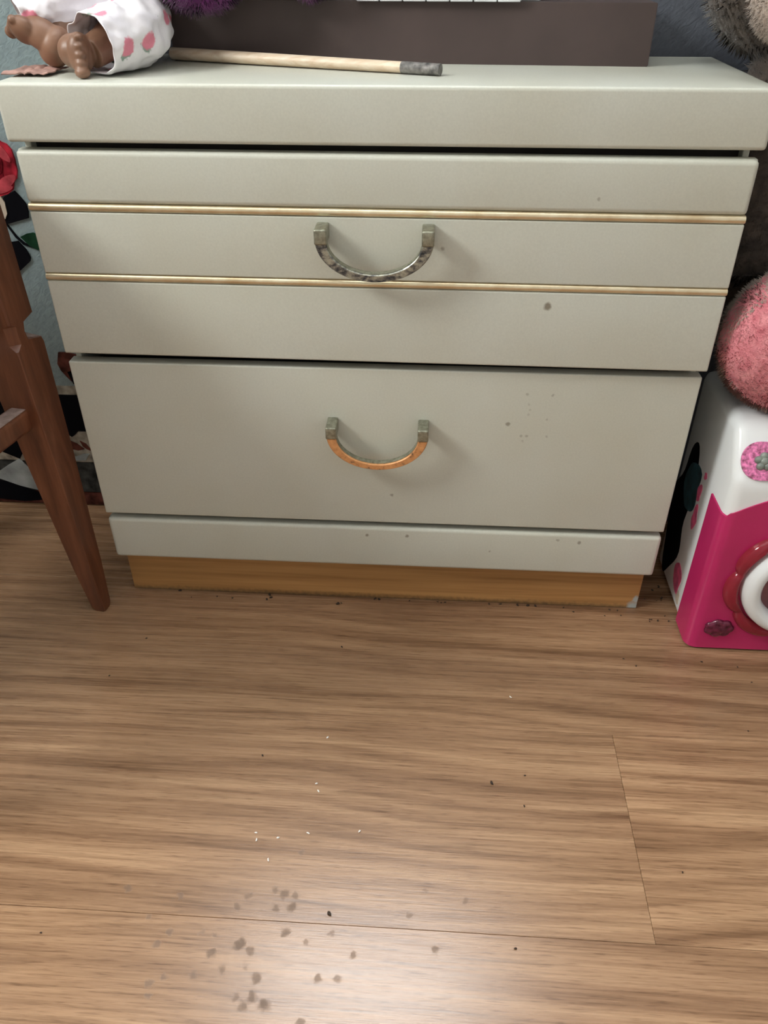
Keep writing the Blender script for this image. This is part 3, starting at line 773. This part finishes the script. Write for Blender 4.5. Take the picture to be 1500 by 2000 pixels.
# wooden stick
st = empty('wooden_stick', 'pale wooden stick with a worn dark grey tip lying in front of the brown box', 'stick')
p0, p1 = Vector((-.262, .1790, ZT+.0078)), Vector((.0640, .0640, ZT+.0062))
pts = [p0.lerp(p1, k/10) for k in range(11)]
def stick_seg(name, a, b, r0, r1, mat):
    bm = bmesh.new(); P = [p0.lerp(p1, a+(b-a)*k/8) for k in range(9)]
    t = (p1-p0).normalized(); s = t.cross(Vector((0, 0, 1))).normalized(); u = s.cross(t).normalized()
    sweep(bm, P, [(s, u)]*9, lambda i: [((r0+(r1-r0)*i/8)*1.05*math.cos(q), (r0+(r1-r0)*i/8)*.86*math.sin(q)) for q in [2*PI*k/18 for k in range(18)]])
    return autosmooth(obj(name, bm, mat, st), 50)
stick_seg('shaft', 0, .87, .0078, .0066, m_stick)
stick_seg('tip', .87, 1, .0069, .0068, m_sticktip)
settle(st, (-.12, .127, ZT))

# doll
doll = empty('doll', 'brown skinned doll in white rose print pyjamas sitting at the left end of the chest', 'doll')
def foot(bm, heel, direction, up, L=.050, W=.0125, T=.013, toes_side=1):
    """u = heel to toes, d = way the sole faces, s = across"""
    h = Vector(heel); u = Vector(up).normalized(); d = Vector(direction); d = (d-u*d.dot(u)).normalized(); s = u.cross(d).normalized()
    R = Matrix((s, d, u)).transposed()
    ball(bm, h+u*.010-d*T*.9, (W*.86, T*1.05, .0165), R, 3)
    ball(bm, h+u*L*.40-d*T*.95, (W*.84, T*.95, L*.36), R, 3)
    ball(bm, h+u*L*.66-d*T*.62, (W*1.02, T*.66, L*.25), R, 3)
    for k in range(5):
        f = (k-2)/2*toes_side; q = [.0058, .0047, .0044, .0041, .0038][k]*W/.0165
        ball(bm, h+u*(L*.90-.0016*k)-d*T*.50+s*f*W*.82, (q*.95, q*1.25, q*1.35), R, 2)
bm = bmesh.new()
foot(bm, (-.3560, .060, .7400), (-.40, -.55, -.55), (-.87, .02, .46), .066, .0175, .0175, 1)
ball(bm, (-.3640, .074, .7475), (.017, .016, .0165), None, 3)
tube(bm, [(-.310, .175, .765), (-.335, .130, .775), (-.362, .098, .764), (-.368, .082, .748)], [.024, .021, .018, .0165], 16)
foot(bm, (-.3200, .0640, .7500), (.85, .50, -.05), (.30, -.93, -.04), .044, .0195, .0170, 1)
ball(bm, (-.3230, .0420, .7490), (.0150, .016, .0200), None, 3)
tube(bm, [(-.310, .175, .765), (-.300, .120, .768), (-.302, .070, .756), (-.314, .048, .748)], [.024, .021, .018, .0160], 16)
DXC = -.325
ball(bm, (DXC, .190, .800), (.046, .034, .055)); ball(bm, (DXC, .198, .860), (.044, .030, .050))
tube(bm, [(DXC, .200, .900), (DXC, .200, .930)], [.016, .015], 12)
ball(bm, (DXC, .196, .968), (.042, .042, .048), sub=4); ball(bm, (DXC, .153, .962), (.006, .008, .007), sub=2)
for s in (-1, 1):
    ball(bm, (DXC+s*.042, .198, .965), (.005, .008, .011), sub=2)
    tube(bm, [(DXC+s*.045, .196, .890), (DXC+s*.066, .178, .850), (DXC+s*.058, .138, .822)], [.015, .0125, .009], 12)
    ball(bm, (DXC+s*.057, .130, .815), (.010, .012, .007), sub=2)
    for k in range(4): tube(bm, [(DXC+s*(.050+.005*k), .126, .814), (DXC+s*(.049+.0055*k), .112, .810)], [.0032, .0026], 8)
    tube(bm, [(DXC+s*.048, .128, .815), (DXC+s*.040, .118, .813)], [.0034, .0028], 8)
o = obj('body', bm, m_skin, doll); remesh(o, .0014, 3)
bm = bmesh.new(); ball(bm, (DXC, .206, .985), (.048, .040, .046), sub=4); o = obj('hair', bm, m_hair, doll, True)
for s in (-1, 1):
    bm = bmesh.new(); ball(bm, (DXC+s*.016, .156, .972), (.006, .004, .005), sub=2); obj('eye', bm, m_pwhite, doll, True)
    bm = bmesh.new(); ball(bm, (DXC+s*.016, .1532, .972), (.003, .002, .003), sub=2); obj('pupil', bm, m_hair, doll, True)
def cloth_tube(name, path, parent, mat, n=48, m=10, wr=.0035, seed=0, thick=.0014, cut=None):
    """open trouser leg with folds, given real thickness"""
    P = smoothpath(path, m); bm = bmesh.new(); N = len(P); pts = [Vector(p[:3]) for p in P]; up = Vector((0, 0, 1)); fr = []
    for i in range(N):
        t = (pts[min(i+1, N-1)]-pts[max(i-1, 0)]).normalized(); a = t.cross(up).normalized(); b = a.cross(t).normalized(); fr.append((a, b))
    def prof(i):
        r = P[i][3]; out = []
        for k in range(n):
            q = 2*PI*k/n
            x = Vector((math.cos(q)*1.3, math.sin(q)*1.3, i*.11+seed))
            rr_ = r+wr*(noise.noise(x*1.5)*1.5+noise.noise(x*3.2)*.9)
            out.append((rr_*math.cos(q), rr_*math.sin(q)*P[i][4]))
        return out
    sweep(bm, pts, fr, prof, caps=False)
    for v in bm.verts:
        if v.co.z < ZT+.0022: v.co.z = ZT+.0022+.0002*(v.co.z-ZT)
    o = obj(name, bm, mat, parent, True)
    s = o.modifiers.new('thickness', 'SOLIDIFY'); s.thickness = thick; s.offset = -1
    ss = o.modifiers.new('soft', 'SUBSURF'); ss.levels = 1; ss.render_levels = 1
    return o
cloth_tube('pyjama_leg', [(-.318, .195, .775, .040, .9), (-.330, .155, .786, .036, .85), (-.352, .122, .787, .033, .85), (-.380, .104, .782, .031, .85), (-.401, .092, .7740, .0290, .9)], doll, m_roses, seed=3)
cloth_tube('pyjama_leg', [(-.310, .190, .772, .040, 1), (-.290, .145, .770, .040, .95), (-.282, .108, .7640, .038, .95), (-.292, .072, .7590, .0375, .86), (-.3110, .0440, .7560, .0400, .76)], doll, m_roses, seed=9, wr=.0045)
bm = bmesh.new(); ball(bm, (DXC, .192, .790), (.058, .040, .050), sub=4); ball(bm, (DXC, .196, .855), (.053, .034, .062), sub=4)
for s in (-1, 1): tube(bm, [(DXC+s*.045, .196, .890), (DXC+s*.068, .176, .852), (DXC+s*.063, .150, .830)], [.024, .022, .020], 16)
for v in bm.verts: v.co += noise.noise_vector(v.co*40)*.004
o = obj('pyjama_top', bm, m_roses, doll); remesh(o, .004, 3)
settle(doll, (-.325, .17, ZT))
# small cloth under the feet and a cream board behind the doll
bm = bmesh.new(); g = bmesh.ops.create_grid(bm, x_segments=40, y_segments=24, size=.5)
for v in bm.verts:
    x, y = v.co.x, v.co.y
    v.co = Vector((-.385+.052*x*2*.5, .062+.060*y, ZT+.0022+abs(noise.noise(Vector((x*5, y*4, 2))))*.006*(1-abs(x))))
    if x < -.42: v.co.z += 0
o = obj('pink_cloth', bm, m_cloth, None, True); tag(o, 'small dusty pink cloth lying under the doll at the left end of the chest', 'cloth')
s = o.modifiers.new('thickness', 'SOLIDIFY'); s.thickness = .0012; s.offset = 1
mt = Matrix.Translation((-.425, .225, ZT+.020)) 
bm = bmesh.new(); addbox(bm, -.428, -.396, .228, .242, ZT, ZT+.17, bev=.002)
o = autosmooth(obj('cream_board', bm, m_beigep, None)); tag(o, 'narrow cream board standing behind the doll on the chest', 'board')

# ------------------------------------------------------------------ crumbs on the floor
def crumb_mesh(seed, r, mat):
    rs = random.Random(seed); bm = bmesh.new(); bmesh.ops.create_icosphere(bm, subdivisions=1, radius=1)
    for v in bm.verts: v.co = Vector((v.co.x*r*rs.uniform(.7, 1.3), v.co.y*r*rs.uniform(.35, .75), (v.co.z*.5+.46)*r*rs.uniform(.7, 1.0)))
    me = bpy.data.meshes.new('crumb'); bm.to_mesh(me); bm.free(); me.materials.append(mat); return me
dm = [crumb_mesh(k, 1, m_crumb) for k in range(4)]; wm = [crumb_mesh(9+k, 1, m_crumbw) for k in range(2)]
def crumb(x, y, r, me, label, group, i, z=0):
    o = bpy.data.objects.new('crumb', me); COL.objects.link(o); o.location = (x, y, z); o.scale = (r, r, r)
    o.rotation_euler = (0, 0, i*1.7); tag(o, label, 'crumb', group)
rc = random.Random(4)
plinth_c = [(-.3218,.0238,.0030),(-.1776,.0225,.0038),(-.1740,.0165,.0028),(-.1800,.0120,.0025),(-.0671,.0081,.0032),(-.0620,.0105,.0020),(-.010,.0235,.0028),(-.0035,.0225,.0026),(.0444,.022,.0016),(.0887,.022,.0018),(.0940,.021,.0016),(.1000,.022,.0016),(.1689,.022,.0020),(.1865,.0225,.0026),(.2126,.0222,.0028),(.2285,.022,.0028),(.2404,.022,.0024),(.2839,.021,.0018),(.3546,.020,.0020),(.3665,.019,.0016),(.2980,.012,.0016),(.370,.008,.0016),(.345,.006,.0014),(-.260,.014,.0016),(-.235,.012,.0016),(-.300,.010,.0014)]
for i, (x, y, r) in enumerate(plinth_c):
    crumb(x, y, r*1.15, dm[i % 4], 'dark crumb on the floor along the foot of the golden plinth', 'crumbs along the plinth', i)
scat = [(.1994,-.2927,.0016),(.1953,-.3365,.0018),(.173,-.5055,.0018),(-.1322,-.2827,.0018),(-.3437,-.0843,.0020),(-.051,-.0847,.0020),(-.3735,-.1606,.0016),(.4686,-.0832,.0018),(.3729,-.097,.0018),(.3579,-.0838,.0016),(.365,-.4103,.0014),(-.3235,-.5194,.0014),(.5171,-.0903,.0020),(.5286,-.1187,.0016),(.4978,-.2055,.0014)]
for i, (x, y, r) in enumerate(scat):
    crumb(x, y, r*1.1, dm[(i+1) % 4], 'tiny dark crumb scattered on the open floor', 'dark crumbs on the open floor', i)
crumb(.1575, -.3064, .0034, dm[2], 'largest dark crumb, alone near the middle of the floor', None, 3)
crumb(-.0235, -.4809, .0032, dm[0], 'dark crumb among the brown stains at the edge of the glare', None, 5)
for i, (x, y) in enumerate([(-.1199,-.391),(-.1176,-.4001),(-.0932,-.396),(-.0996,-.4238),(-.0582,-.3202),(-.0543,-.331),(-.0526,-.2496),(.1899,-.1662),(.0004,-.3818),(-.059,-.388)]):
    crumb(x, y, .0022, wm[i % 2], 'tiny white crumb on the wood floor', 'white crumbs on the floor', i)
# lint in the strip between chest and toy washer
for i in range(14):
    crumb(rc.uniform(.405, .445), rc.uniform(-.01, .10), rc.uniform(.0012, .0026), dm[i % 4], 'dark crumb in the gap between chest and toy washing machine', 'crumbs beside the toy washing machine', i)
